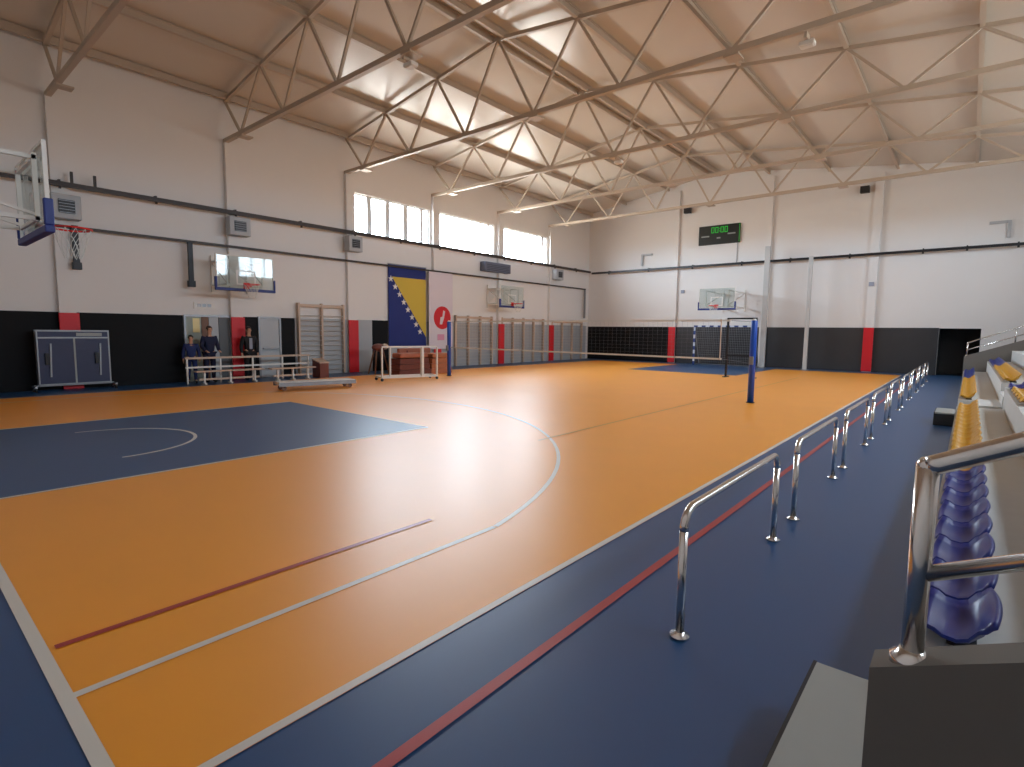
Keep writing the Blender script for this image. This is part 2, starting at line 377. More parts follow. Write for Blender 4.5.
# ------------------------------------------------------------------ roof steel
BOT = [-15.44+2.655*k for k in range(9)]       # bottom nodes
TOP = [-16.5, -14.05, -11.4, -8.8, -6.1, -3.45, -0.8, 1.85, 4.45, 6.3]
ZB = 7.66
zt = lambda x: zl(x)-.20
def make_truss():
    t = thing('roof_truss', '', 'roof truss', (0, 0, 0), 'roof trusses across the hall')
    MB().bar((XL+.02, 0, ZB), (XR-.02, 0, ZB), .12, .12).build('bottom_chord', M_CREAM, t)
    m = MB(); m.bar((TOP[0], 0, zt(TOP[0])), (-8.8, 0, zt(-8.8)), .10, .10); m.bar((-8.8, 0, zt(-8.8)), (TOP[-1], 0, zt(TOP[-1])), .10, .10)
    m.build('top_chord', M_CREAM, t)
    def web(a, za, b, zb): MB().bar((a, 0, za), (b, 0, zb), .065).build('web_member', M_CREAM, t)
    for k, b in enumerate(BOT):
        if k < len(TOP): web(TOP[k], zt(TOP[k]), b, ZB)
        if k+1 < len(TOP): web(b, ZB, TOP[k+1], zt(TOP[k+1]))
    for k in (0, 3, 5):
        MB().box(BOT[k]-.16, BOT[k]+.16, -.05, .30, ZB-.10, ZB-.06).build('bracket_plate', M_CREAM, t)
    return t
t0 = make_truss()
TY = [2.95+4.40*k for k in range(6)]
nmt = ['first', 'second', 'third', 'fourth', 'fifth', 'sixth']
for k, y in enumerate(TY):
    t = t0 if k == 0 else copy_tree(t0)
    t.location = (0, y, 0)
    t['label'] = ('cream steel roof truss, %s counting from the camera end' % ONES[k+1])
PX = [(-16.35, .08)] + [(x, .10) for x in TOP[1:3]] + [(-9.02, .09), (-8.58, .09)] + [(x, .10) for x in TOP[4:9]]
for k, (x, w) in enumerate(PX):
    z = zl(x)-.02
    m = MB().box(x-w/2, x+w/2, YB+.02, YF-.15, z-.20, z-.17).box(x-w/2, x+w/2, YB+.02, YF-.15, z-.03, z-.0).box(x-.025, x+.025, YB+.02, YF-.15, z-.17, z-.03)
    o = m.build('roof_purlin', M_CREAM, origin=(x, YB+.02, z-.2))
    tag(o, 'long cream roof purlin under the ceiling, %s from the left wall' % ordinal(k+1), 'roof beam', 'roof purlins')
# two small luminaires under the trusses
for (x, y, z, lb) in ((-7.6, 7.55, 7.52, 'small pale lamp fixture under the second roof truss'), (-0.75, 11.95, 7.52, 'small pale lamp fixture under the third roof truss'),
                      (-7.4, 16.35, 7.52, 'small pale lamp fixture under the fourth roof truss')):
    t = thing_w('ceiling_lamp', lb, 'lamp', (x, y, z), 'small lamps below the trusses')
    MB().bev(x-.14, x+.14, y-.10, y+.10, z-.12, z-.03, .02).build('lamp_housing', M_WHITE, t)
    MB().box(x-.11, x+.11, y-.07, y+.07, z-.132, z-.118).build('lens', M_WHITE, t)
    MB().box(x-.03, x+.03, y-.21, y+.03, z-.03, z+.08).build('bracket', M_CREAM, t)

# ------------------------------------------------------------------ tracks on the walls
t = thing_w('curtain_track', 'dark brown upper track along the left wall under the windows', 'rail', (XL, YB, 5.35))
MB().box(XL+.30, XL+.40, YB, 28.9, 5.34, 5.46).build('track_rail', M_BROWN, t)
for y in [3.0, 5.2, 7.45, 9.7, 11.9, 14.1, 16.3, 18.5, 20.7, 22.9, 25.1, 27.3]:
    MB().box(XL+.0, XL+.35, y, y+.05, 5.46, 5.51).box(XL+.32, XL+.38, y, y+.05, 5.28, 5.34).build('bracket', M_BROWN, t)
for y in (3.25, 3.75): MB().box(XL+.33, XL+.39, y, y+.06, 5.46, 5.75).build('bracket', M_BROWN, t)
t = thing_w('curtain_track', 'thinner dark lower track along the left wall with a drop at its far end', 'rail', (XL, 2.9, 4.3))
m = MB(); m.box(XL+.165, XL+.235, 2.9, 28.62, 4.30, 4.37); m.build('track_rail', M_BROWN, t)
MB().box(XL+.16, XL+.24, 28.50, 28.62, 2.55, 4.30).build('drop_pipe', M_GREYMET, t)
t = thing_w('curtain_track', 'dark grey track running across the far wall', 'rail', (XL, YF, 5.3))
MB().box(XL+.45, XR-.4, YF-.42, YF-.33, 5.27, 5.38).build('track_rail', M_DKMET, t)
for x in [-15, -12.4, -9.8, -7.2, -4.9, -2.4, 0.3, 1.75, 3.3]: MB().box(x, x+.05, YF-.40, YF, 5.38, 5.42).box(x-.01, x+.06, YF-.42, YF-.34, 5.20, 5.27).build('bracket', M_DKMET, t)
# hanging bars
for y, lb, z0, z1 in ((6.02, 'dark vertical bar hanging from the lower track left of the wall basket', 2.98, 4.30), (3.22, 'dark vertical bar hanging below the near heater unit', 3.25, 4.38)):
    t = thing_w('hanging_bar', lb, 'bar', (XL+.05, y, z0), 'dark hanging bars')
    MB().bev(XL+.245, XL+.325, y, y+.14, z0, z1, .008).build('bar', M_DKMET, t)
    MB().bev(XL+.22, XL+.36, y-.03, y+.17, z0-.03, z0+.16, .01).build('end_weight', M_DKMET, t)
# unit heaters
def heater(y, z, w, h, lb, dark=.5):
    x = XL+.18
    t = thing_w('unit_heater', lb, 'heater', (x, y+w/2, z), 'grey heater units under the upper track')
    MB().bev(x, x+.34, y, y+w, z, z+h, .02).build('casing', M_GREYPAN, t)
    MB().box(XL+.01, x+.001, y+w*.4, y+w*.6, z+h*.3, z+h*.7).build('bracket', M_DKMET, t)
    g = MB().bev(x+.341, x+.37, y+w*.22, y+w*.78, z+h*.22, z+h*.78, .01)
    gg = g.build('fan_grille', M_DKMET, t)
    m = MB()
    for k in range(5): m.box(x+.3705, x+.376, y+w*.2, y+w*.8, z+h*(.24+.12*k), z+h*(.24+.12*k)+.012)
    m.build('louvre', M_GREYMET, gg)
heater(2.80, 4.50, .62, .62, 'grey square heater unit on the left wall nearest the camera')
heater(7.20, 4.68, .66, .58, 'grey square heater unit on the left wall above the wall basket')
heater(11.55, 4.68, .60, .58, 'grey square heater unit on the left wall just left of the windows')
heater(25.1, 4.66, .66, .58, 'grey square heater unit on the left wall beyond the last window')
t = thing_w('air_conditioner', 'wide blue-grey air unit on the left wall under the second window', 'air unit', (XL+.2, 20.3, 4.65))
M_BGREY = mat('blue_grey_casing', srgb(98, 104, 122), 0.5)
MB().bev(XL+.02, XL+.38, 19.25, 21.2, 4.64, 5.10, .03).build('casing', M_BGREY, t)
m = MB()
for k in range(4): m.box(XL+.381, XL+.39, 19.4, 21.05, 4.70+.08*k, 4.72+.08*k)
m.build('louvre', M_DKMET, t)

# ------------------------------------------------------------------ basketball baskets
def make_basket(label, arm):
    """board front at local y=0 facing +Y, rim centre at +0.375; wall at y=-arm"""
    t = thing('basketball_hoop', label, 'basketball hoop', (0, 0, 0), 'basketball hoops')
    z0, z1, hw = 2.90, 3.95, .90
    MB().box(-hw+.03, hw-.03, -.03, -.008, z0+.03, z1-.03).build('backboard', M_ACRYL, t)
    m = MB(); m.box(-hw, hw, -.045, 0, z1-.035, z1); m.box(-hw, hw, -.045, 0, z0, z0+.035)
    m.box(-hw, -hw+.035, -.045, 0, z0+.035, z1-.035); m.box(hw-.035, hw, -.045, 0, z0+.035, z1-.035)
    m.build('board_frame', M_WHITE, t)
    m = MB()
    for a, b, c, d in ((-.295, .295, 3.05, 3.09), (-.295, .295, 3.46, 3.50), (-.295, -.255, 3.09, 3.46), (.255, .295, 3.09, 3.46)): m.box(a, b, -.006, -.002, c, d)
    m.build('target_square', M_WHITE, t)
    m = MB(); m.bev(-hw-.03, hw+.03, -.07, .03, z0-.05, z0+.04, .015); m.bev(-hw-.03, -hw+.03, -.07, .03, z0+.04, z0+.36, .015); m.bev(hw-.03, hw+.03, -.07, .03, z0+.04, z0+.36, .015)
    m.build('board_padding', M_BLUEPAD, t)
    c = Vector((0, .375, 3.05)); m = MB()
    m.tube([(c.x+.225*math.cos(a), c.y+.225*math.sin(a), c.z) for a in [2*PI*k/24 for k in range(24)]], .012, 8, closed=True)
    m.box(-.09, .09, 0, .16, 2.99, 3.04); m.box(-.09, .09, .0, .02, 2.92, 3.12)
    rim = m.build('rim', M_RIM, t)
    m = MB(); n = 12
    for s in (1, -1):
        for k in range(n):
            pts = []
            for j in range(5):
                a = 2*PI*(k+s*j*.5)/n; r = .222-.032*j; pts.append((c.x+r*math.cos(a), c.y+r*math.sin(a), c.z-.01-.10*j))
            m.tube(pts, .004, 4)
    m.build('basket_net', M_NET, rim)
    m = MB(); A = arm
    for s in (-1, 1):
        x = s*.55
        m.bar((x, -.05, 3.80), (x, -A, 3.80), .05); m.bar((x, -.05, 3.05), (x, -A, 3.05), .05)
        m.bar((x, -.07, 3.02), (x, -.07, 3.85), .05); m.bar((x, -A+.03, 2.85), (x, -A+.03, 4.0), .06)
        m.bar((x, -.08, 3.10), (x, -A+.05, 3.78), .035)
        m.bar((x, -A*.5, 3.05), (x, -A*.5, 3.80), .04)
    for z in (3.80, 3.05):
        for y in (-.07, -A*.5, -A+.03): m.bar((-.55, y, z), (.55, y, z), .04)
    m.bar((-.55, -A*.5, 3.05), (.55, -A*.5, 3.8), .03); m.bar((-.55, -A+.03, 3.80), (.55, -A+.03, 3.05), .03)
    m.build('support_frame', M_WHITE, t)
    return t
def place(t, x, y, rz): t.location = (x, y, 0); t.rotation_euler = (0, 0, rz); return t
place(make_basket('hanging basketball board at upper left, nearest the camera and seen edge-on', 1.08-YB), -7.5, 1.08, 0)
h2 = place(make_basket('basketball board on the left wall above the people, reflecting windows', 1.20), XL+1.22, 7.34, -PI/2)
h3 = copy_tree(h2); h3['label'] = 'small distant basketball board on the left wall above the far wall bars'; h3.location = (XL+1.22, 20.35, 0)
h4 = place(make_basket('basketball board at the far end above the striped goal', YF-26.75), -7.6, 26.75, PI)
h4.location = (-7.6, 26.75, 0)

# ------------------------------------------------------------------ far wall fittings
t = thing_w('scoreboard', 'black electronic scoreboard with green digits high on the far wall', 'scoreboard', (-8.5, YF-.1, 6.45))
MB().bev(-9.60, -7.42, YF-.12, YF-.01, 6.45, 7.45, .02).build('casing', M_SCREEN, t)
m = MB()
def seg(mb, x, z, w, h, on):
    th = .032; y0, y1 = YF-.128, YF-.121
    S = {'a': (x, x+w, z+h-th, z+h), 'd': (x, x+w, z, z+th), 'g': (x, x+w, z+h/2-th/2, z+h/2+th/2), 'f': (x, x+th, z+h/2, z+h), 'b': (x+w-th, x+w, z+h/2, z+h), 'e': (x, x+th, z, z+h/2), 'c': (x+w-th, x+w, z, z+h/2)}
    for c in on: a, b, c0, d = S[c]; mb.box(a, b, y0, y1, c0, d)
for k, on in enumerate(('abcdef', 'abcdef', 'abcdef', 'abcdef')): seg(m, -8.92+.21*k+(.07 if k > 1 else 0), 7.05, .16, .30, on)
m.box(-8.49, -8.46, YF-.128, YF-.121, 7.11, 7.15); m.box(-8.49, -8.46, YF-.128, YF-.121, 7.25, 7.29)
m.build('clock_display', M_LED, t)
m = MB()
for a, b, z in ((-9.45, -9.02, 6.86), (-8.05, -7.65, 6.92), (-8.62, -8.42, 6.74)): m.box(a, b, YF-.126, YF-.121, z, z+.07)
m.build('caption_strip', M_CAP, t)
m = MB(); m.box(-7.46, -7.44, YF-.126, YF-.121, 6.5, 7.42); m.build('edge_light', M_LED, t)
MB().tube([(-7.55, YF-.03, 6.45), (-7.55, YF-.03, 5.42)], .015, 6).build('cable', M_GREYMET, t)
for x, z, lb in ((-10.25, 8.25, 'small black loudspeaker high on the far wall left of the scoreboard'), (-1.98, 8.10, 'small black loudspeaker high on the far wall right of the white poles')):
    t = thing_w('wall_speaker', lb, 'loudspeaker', (x, YF-.2, z), 'black loudspeakers on the far wall')
    MB().bev(x-.18, x+.18, YF-.34, YF-.10, z, z+.30, .02).build('cabinet', M_DKMET, t)
    MB().box(x-.13, x+.13, YF-.348, YF-.341, z+.04, z+.26).build('grille', M_STEPSIDE, t)
    MB().box(x-.03, x+.03, YF-.11, YF-.01, z+.12, z+.18).build('bracket', M_DKMET, t)
for x, z, s, lb in ((-12.95, 6.22, 1, 'small white bracket arm on the far wall left of the scoreboard'), (3.02, 6.28, -1, 'small grey bracket arm on the far wall at right')):
    t = thing_w('wall_bracket', lb, 'bracket', (x, YF-.1, z-.6), 'bracket arms on the far wall')
    MB().box(x-.05, x+.05, YF-.12, YF-.01, z-.62, z+.05).build('upright', M_GREYPAN, t)
    MB().box(min(x+s*.05, x+s*.62), max(x+s*.05, x+s*.62), YF-.12, YF-.03, z-.05, z+.05).build('arm', M_GREYPAN, t)
for x, lb in ((-10.42, 'small white alarm box on the far wall left of the basket'), (-1.48, 'small green-grey box on the far wall column above red padding')):
    o = MB().bev(x-.1, x+.1, YF-.20 if x > -5 else YF-.07, YF-.132 if x > -5 else YF-.002, 3.92, 4.10, .01).build('alarm_box', M_GREYC, origin=(x, YF-.1, 3.92)); tag(o, lb, 'alarm box')
# white poles in front of the far wall
M_POLE = mat('pole_grey_white', srgb(188, 188, 186), 0.5)
for x, y, h, lb in ((-5.80, 28.45, 6.0, 'taller white square pole before the far wall, behind the blue net post'), (-3.86, 28.45, 5.38, 'shorter white square pole before the far wall, right of the blue net post')):
    t = thing_w('white_pole', lb, 'pole', (x, y, 0), 'white poles before the far wall')
    w_ = .12 if h > 5.8 else .085; MB().bev(x-w_, x+w_, y-.06, y+.06, .02, h, .015).build('shaft', M_POLE, t)
    MB().bev(x-.2, x+.2, y-.14, y+.14, 0.004, .025, .004).build('foot_plate', M_GREYMET, t)
# handball goal with blue-white stripes
gx0, gx1, gy, gh = -9.18, -6.1, 28.12, 2.07
t = thing_w('handball_goal', 'small goal with blue and white striped posts before the far wall', 'goal', ((gx0+gx1)/2, gy, 0))
M_GWH = mat('goal_white', srgb(205, 212, 225), 0.4); M_GBL = mat('goal_blue', srgb(40, 65, 130), 0.4)
def striped(name, p, q, n):
    m = MB(); p = Vector(p); q = Vector(q)
    for k in range(n):
        m.mi = k % 2; m.bar(p+(q-p)*k/n, p+(q-p)*(k+1)/n, .08)
    m.build(name, [M_GBL, M_GWH], t)
striped('post', (gx0, gy, 0.004), (gx0, gy, gh-.04), 10); striped('post', (gx1, gy, 0.004), (gx1, gy, gh-.04), 10); striped('crossbar', (gx0-.04, gy, gh), (gx1+.04, gy, gh), 15)
m = MB()
for x in (gx0, gx1): m.bar((x, gy+.04, gh-.02), (x, gy+.80, .04), .04); m.bar((x, gy+.04, .03), (x, gy+.85, .03), .04)
m.bar((gx0, gy+.85, .03), (gx1, gy+.85, .03), .04); m.build('back_frame', M_GREYMET, t)
m = MB()
for k in range(1, 26): x = gx0+(gx1-gx0)*k/26; m.tube([(x, gy+.05, gh-.03), (x, gy+.8, .05)], .006, 4)
for k in range(1, 16): f = k/16; m.tube([(gx0, gy+.05+.75*f, gh-.03-(gh-.08)*f), (gx1, gy+.05+.75*f, gh-.03-(gh-.08)*f)], .006, 4)
m.build('goal_net', M_NETG, t)
# dark frame near the far key
t = thing_w('referee_stand', 'dark metal frame standing just left of the blue net post, before the goal', 'metal frame', (-4.6, 21.2, 0))
for x in (-5.12, -4.08): MB().bar((x, 21.2, .02), (x, 21.2, 2.27), .07).build('upright', M_DKMET, t)
MB().bar((-5.15, 21.2, 2.28), (-4.05, 21.2, 2.28), .06).build('top_bar', M_DKMET, t)
MB().bar((-5.09, 21.2, .86), (-4.11, 21.2, .86), .07).build('lower_bar', M_DKMET, t)
for x in (-5.12, -4.08): MB().box(x-.05, x+.05, 20.95, 21.45, .006, .03).build('foot', M_DKMET, t)

# ------------------------------------------------------------------ volleyball net
NY = 13.52; NXL, NXR = -12.73, -1.92
for x, lb in ((NXR, 'tall blue volleyball net post standing alone on the orange floor'), (NXL, 'blue volleyball net post at the left end of the net')):
    t = thing_w('net_post', lb, 'net post', (x, NY, 0), 'blue volleyball posts')
    MB().lathe((x, NY, .008), [(.074, 0), (.074, 2.0), (.066, 2.02)], 16).build('post', M_POST, t, True)
    MB().lathe((x, NY, .0075), [(.10, 0), (.10, .012), (.07, .02)], 16).build('floor_collar', M_DKMET, t)
    MB().bev(x-.05, x+.05, NY-.125, NY-.072, .95, 1.15, .01).build('winch', M_GREYMET, t)
    MB().lathe((x, NY, 2.028), [(.05, 0), (.055, .01), (.03, .04)], 12).build('cap', M_WHITE, t)
t = thing_w('volleyball_net', 'thin volleyball net stretched across the hall between two blue posts', 'net', (-7.3, NY, 1.06))
e = .35
MB().bar((NXL+e, NY, 2.03), (NXR-e-.2, NY, 2.03), .012, .05).build('top_band', M_NET, t)
MB().bar((NXL+.08, NY, 1.075), (NXR-.75, NY, 1.055), .012, .045).build('bottom_band', M_NET, t)
MB().bar((NXR-.80, NY, 1.03), (NXR-.80, NY, 2.06), .012, .05).build('side_band', M_WOOD, t)
MB().bar((NXL+e, NY, 1.06), (NXL+e, NY, 2.06), .012, .05).build('side_band', M_WOOD, t)
m = MB()
for (a, b) in (((NXL+.078, 2.0), (NXL+e, 2.03)), ((NXR-.55, 2.03), (NXR-.078, 2.0)), ((NXR-.75, 1.06), (NXR-.078, .98))): m.tube([(a[0], NY, a[1]), (b[0], NY, b[1])], .006, 5)
m.build('tension_cord', M_NETG, t)
m = MB(); x = NXL+e+.1
while x < NXR-.85: m.box(x-.001, x+.001, NY-.001, NY+.001, 1.08, 2.01); x += .14
for k in range(1, 9): m.box(NXL+e, NXR-.80, NY-.0012, NY+.0012, 1.06+.1*k-.0012, 1.06+.1*k+.0012)
m.build('mesh_cords', M_NETG, t)

# ------------------------------------------------------------------ steel rails along the court
def make_rail():
    t = thing('tube_rail', '', 'handrail', (0, 0, 0), 'steel tube rails along the court')
    L, H, R, r = 1.90, .735, .12, .024
    MB().lathe((0, 0, .02), [(r, 0), (r, H-R-.02)], 14).build('post', M_STEEL, t, True)
    MB().lathe((0, L, .02), [(r, 0), (r, H-R-.02)], 14).build('post', M_STEEL, t, True)
    p = [(0, R-R*math.cos(a), H-R+R*math.sin(a)) for a in [PI/2*k/6 for k in range(7)]]
    q_ = [(0, L-y, z) for (_, y, z) in p[::-1]]
    MB().tube(p+q_, r, 14).build('top_tube', M_STEEL, t, True)
    for y in (0, L): MB().lathe((0, y, .004), [(.055, 0), (.055, .012), (.030, .02), (.028, .03)], 18).build('floor_flange', M_STEEL, t, True)
    return t
rl = make_rail()
for k in range(9):
    t = rl if k == 0 else copy_tree(rl)
    t.location = (1.0, 2.37+2.57*k, 0)
    t['label'] = 'low stainless tube rail on the blue floor, ' + (['nearest the camera', 'second from the camera', 'third from the camera'][k] if k < 3 else '%s in line from the camera' % ordinal(k+1))

# ------------------------------------------------------------------ spectator stand
def tier_profile(i): return 2.03+.64*i, .40*(i+1)
for si, (y0, y1, lb) in enumerate(((2.2, 12.6, 'near'), (13.95, 25.9, 'far'))):
    m = MB()
    pts = [(2.03, y0, 0)]
    for i in range(5):
        x, z = tier_profile(i); pts += [(x, y0, z), (x+.64, y0, z)]
    pts[-1] = (XR-.02, y0, pts[-1][2]); pts.append((XR-.02, y0, 0))
    o = m.prism(pts, (0, y1-y0, 0)).build('spectator_stand', M_CONC, origin=(2.03, y0, 0))
    tag(o, 'stepped grey concrete stand, the %s section carrying the plastic seats' % lb, 'stand', 'stepped concrete stands')
for k, (ya, yb, lb) in enumerate(((1.23, 2.18, 'low grey step with dark sides at the foot of the stand, in the foreground'), (12.62, 13.50, 'low pale-topped black step beside the distant yellow seats'))):
    t = thing_w('step_block', lb, 'step', (1.9, (ya+yb)/2, 0), 'low steps at the foot of the stand')
    MB().box(1.70, 2.01, ya, yb, .0, .225).build('base', M_STEPSIDE, t)
    MB().box(1.715, 2.01, ya+.012, yb-.012, .2251, .25).build('tread', M_STEPTOP, t)
    MB().box(1.70, 1.714, ya, yb, .2251, .248).build('edge_strip', M_STEPSIDE, t)
for si, (y0, y1, lb) in enumerate(((1.23, 2.19, 'grey aisle stairs behind the foreground parapet'), (12.61, 13.94, 'grey aisle stairs dividing the stand halfway along'))):
    m = MB(); pts = [(2.02, y0, 0)]
    for i in range(10): pts += [(2.02+.32*i, y0, .25+.19*i), (2.34+.32*i, y0, .25+.19*i)]
    pts.append((pts[-1][0], y0, 0))
    tag(m.prism(pts, (0, y1-y0, 0)).build('aisle_stairs', M_CONC, origin=(2.02, y0, 0)), lb, 'stairs', 'aisle stairs in the stand')
# sloping parapets with handrails
def make_parapet(name, y0, th, label, rlabel, s=.47, x0=2.005, zt0=.895, L=3.4, hmul=1.0):
    m = MB(); pts = [(x0, y0, 0.0), (x0+L, y0, 0.0), (x0+L, y0, zt0+s*L), (x0, y0, zt0)]
    o = m.prism(pts, (0, th, 0)).build(name, M_PARA, origin=(x0, y0, 0))
    tag(o, label, 'parapet', 'sloping parapets at the stand ends')
    bx = x0+.078; by = y0+th*.5; bz = zt0+s*.072
    t = thing_w('handrail', rlabel, 'handrail', (bx, by, bz), 'stainless handrails on the parapets')
    r = .0235; H = .475*hmul
    MB().lathe((bx, by, bz+.012), [(r, 0), (r, H-.012)], 18).build('post', M_STEEL, t, True)
    MB().tube([(bx, by, bz+H), (bx+.02, by, bz+H+.009), (bx+L-.3, by, bz+H+(s+.03)*(L-.3))], r, 18).build('top_tube', M_STEEL, t, True)
    MB().ball((bx, by, bz+H), r*1.01, n=16).build('elbow', M_STEEL, t, True)
    MB().tube([(bx+.01, by, bz+.215), (bx+L-.3, by, bz+.215+s*(L-.31))], r*.8, 18).build('middle_tube', M_STEEL, t, True)
    MB().lathe((bx, by, bz-.016), [(.045, 0), (.045, .020), (.03, .03), (.026, .04)], 22).build('base_flange', M_STEEL, t, True)
    for k in (1, 2): 
        xx = bx+1.3*k; MB().lathe((xx, by, bz+s*1.3*k-.01), [(r, 0), (r, H)], 14).build('post', M_STEEL, t, True)
make_parapet('parapet', 1.06, .10, 'sloping grey concrete parapet in the right foreground', 'thick polished steel handrail on the parapet in the right foreground')
make_parapet('parapet', 26.05, .15, 'distant sloping grey parapet closing the far end of the stand', 'thin distant handrail on the parapet at the far end of the stand', s=.40, x0=2.0, zt0=.95)
# seats
def make_seat(m_):
    t = thing('stadium_seat', '', 'seat', (0, 0, 0))
    SX = .77; prof = [(x*SX, z) for x, z in [(0.00, .045), (.012, .062), (.05, .055), (.11, .035), (.17, .03), (.215, .045), (.25, .085), (.275, .135), (.295, .175), (.312, .185)]]
    NYY = 10; Wd = .43; bm = MB(); top = []; bot = []
    for j in range(NYY+1):
        f = j/NYY*2-1; y = f*Wd/2; lift = .045*abs(f)**3; back = .02*(1-f*f)
        top.append([bm.bm.verts.new((x+(back if x > .16 else 0)+(.02*abs(f)**3 if x < .08 else 0), y, z+lift*(1 if x < .21 else .2)-(.02*abs(f)**4 if x > .225 else 0))) for x, z in prof])
        bot.append([bm.bm.verts.new((v.co.x+(.012 if v.co.x > .2 else 0), v.co.y, v.co.z-.014)) for v in top[-1]])
    n = len(prof)
    for j in range(NYY):
        for i in range(n-1):
            bm._f([top[j][i], top[j+1][i], top[j+1][i+1], top[j][i+1]]); bm._f([bot[j][i], bot[j][i+1], bot[j+1][i+1], bot[j+1][i]])
        bm._f([top[j][0], bot[j][0], bot[j+1][0], top[j+1][0]]); bm._f([top[j][-1], top[j+1][-1], bot[j+1][-1], bot[j][-1]])
    for i in range(n-1):
        bm._f([top[0][i], top[0][i+1], bot[0][i+1], bot[0][i]]); bm._f([top[-1][i], bot[-1][i], bot[-1][i+1], top[-1][i+1]])
    bm.build('seat_shell', m_, t, True)
    MB().box(.10, .20, -.12, .12, 0.001, .022).build('mounting_foot', M_DKMET, t)
    return t
SB, SY = make_seat(M_SEATB), make_seat(M_SEATY); first = {'b': True, 'y': True}
def seat(x, y, z, c, label, group):
    base = SB if c == 'b' else SY
    if first[c]: s = base; first[c] = False
    else: s = copy_tree(base)
    s.location = (x, y, z); s['label'] = label; s['group'] = group
def row(x, z, spans, rowname, colour):
    n = 0
    for a, b in spans:
        k = int((b-a)/.455)
        for i in range(k):
            y = a+.455*(i+.5); n += 1; c = colour(y)
            seat(x, y, z, c, '%s plastic seat in the %s row of the stand, %s from the near end' % ('blue' if c == 'b' else 'yellow', rowname, ordinal(n)), '%s plastic seats in the %s row' % ('blue' if c == 'b' else 'yellow', rowname))
row(2.05, .40, [(2.3, 12.55), (14.0, 25.8)], 'front', lambda y: 'b' if y < 6.0 or y > 20.2 else 'y')
row(2.70, .80, [(9.2, 12.55), (14.0, 25.8)], 'second', lambda y: 'b' if 11.6 < y < 13.6 or y > 20.2 else 'y')

# ------------------------------------------------------------------ left wall: flag, banner, wall bars
XW = XL+.052
t = thing_w('wall_flag', 'tall blue flag with yellow triangle and white stars on the left wall', 'flag', (XW, 14.7, 1.0))
ya, yb, za, zb = 13.68, 15.72, 1.0, 4.42
MB().box(XW+.004, XW+.02, ya, yb, za, zb).build('cloth', M_FLAGB, t)
MB().prism([(XW+.021, ya+.18, 3.92), (XW+.021, yb, 3.92), (XW+.021, yb, 1.38)], (.003, 0, 0)).build('yellow_triangle', M_FLAGY, t)
for k in range(9):
    f = (k+.3)/8.6; y = ya+.06+f*(yb-ya-.12); z = 3.92-f*(3.92-1.22)
    pts = []
    for j in range(10):
        a = PI/2+2*PI*j/10; r = .15 if j % 2 == 0 else .06; pts.append((XW+.0245, y+r*math.cos(a), z+r*math.sin(a)))
    if k < 8: MB().prism(pts, (.003, 0, 0)).build('star', M_WHITE, t)
MB().box(XW, XW+.035, ya-.02, yb+.02, zb, zb+.04).build('hanging_rod', M_GREYMET, t)
t = thing_w('wall_banner', 'pale lilac banner with a red round emblem right of the flag', 'banner', (XW, 16.6, .8))
MB().box(XW+.17, XW+.18, 15.76, 17.20, .85, 4.30).build('cloth', M_BANNER, t)
MB().box(XW+.10, XW+.165, 15.76, 17.20, 4.22, 4.30).build('hanging_rod', M_GREYMET, t)
ex = XW+.1805; ey, ez, er = 16.56, 2.27, .52
g = MB().prism([(ex, ey+er*math.cos(2*PI*k/32), ez+er*math.sin(2*PI*k/32)) for k in range(32)], (.004, 0, 0)).build('emblem', M_RED, t)
MB().prism([(ex+.0045, ey+.05, ez+.34), (ex+.0045, ey+.17, ez+.30), (ex+.0045, ey+.10, ez-.02), (ex+.0045, ey-.02, ez-.30), (ex+.0045, ey-.16, ez-.30), (ex+.0045, ey-.12, ez+.02), (ex+.0045, ey, ez+.05)], (.003, 0, 0)).build('emblem_mark', M_BANNER, g)
MB().box(ex, ex+.004, ey-.30, ey+.12, 1.25, 1.52).build('pink_print', M_PINK, t)
# small sign above the doorway
t = thing_w('door_sign', 'small white sign with grey bars above the doorway', 'sign', (XL, 6.55, 2.35))
MB().box(XL+.002, XL+.03, 6.22, 6.84, 2.30, 2.50).build('plate', M_WHITE, t)
m = MB()
for a in (6.32, 6.47, 6.62): m.box(XL+.0305, XL+.034, a, a+.11, 2.36, 2.45)
m.build('printed_bars', M_GREYMET, t)
def wall_bars(y0, y1, h, nb, label):
    x = XW+.02; t = thing_w('wall_bars', label, 'wall bars', (x, (y0+y1)/2, 0), 'wooden wall bars on the left wall')
    for k in range(nb+1):
        y = y0+(y1-y0-.07)*k/nb; MB().bev(x, x+.14, y, y+.07, .02, h, .006).build('upright', M_WOOD, t)
    for k in range(nb):
        a = y0+(y1-y0-.07)*k/nb+.07; b = y0+(y1-y0-.07)*(k+1)/nb
        MB().bar((x+.10, a, h-.09), (x+.10, b, h-.09), .05, .10).build('top_rung', M_WOOD, t)
        n = 12
        for j in range(n):
            z = .18+j*(h-.45)/n
            MB().tube([(x+.11, a, z), (x+.11, b, z)], .014, 8).build('rung', M_BARP, t)
M_BARP = mat('pale_rung_wood', srgb(180, 178, 174), 0.5)
wall_bars(9.60, 11.50, 2.64, 2, 'nearer wooden wall bars, two bays wide, left of a red column pad')
wall_bars(17.45, 20.05, 2.42, 3, 'wooden wall bars right of the pale banner')
wall_bars(20.75, 24.40, 2.40, 4, 'wooden wall bars under the small distant basket')
wall_bars(25.15, 28.40, 2.35, 3, 'wooden wall bars nearest the far corner')

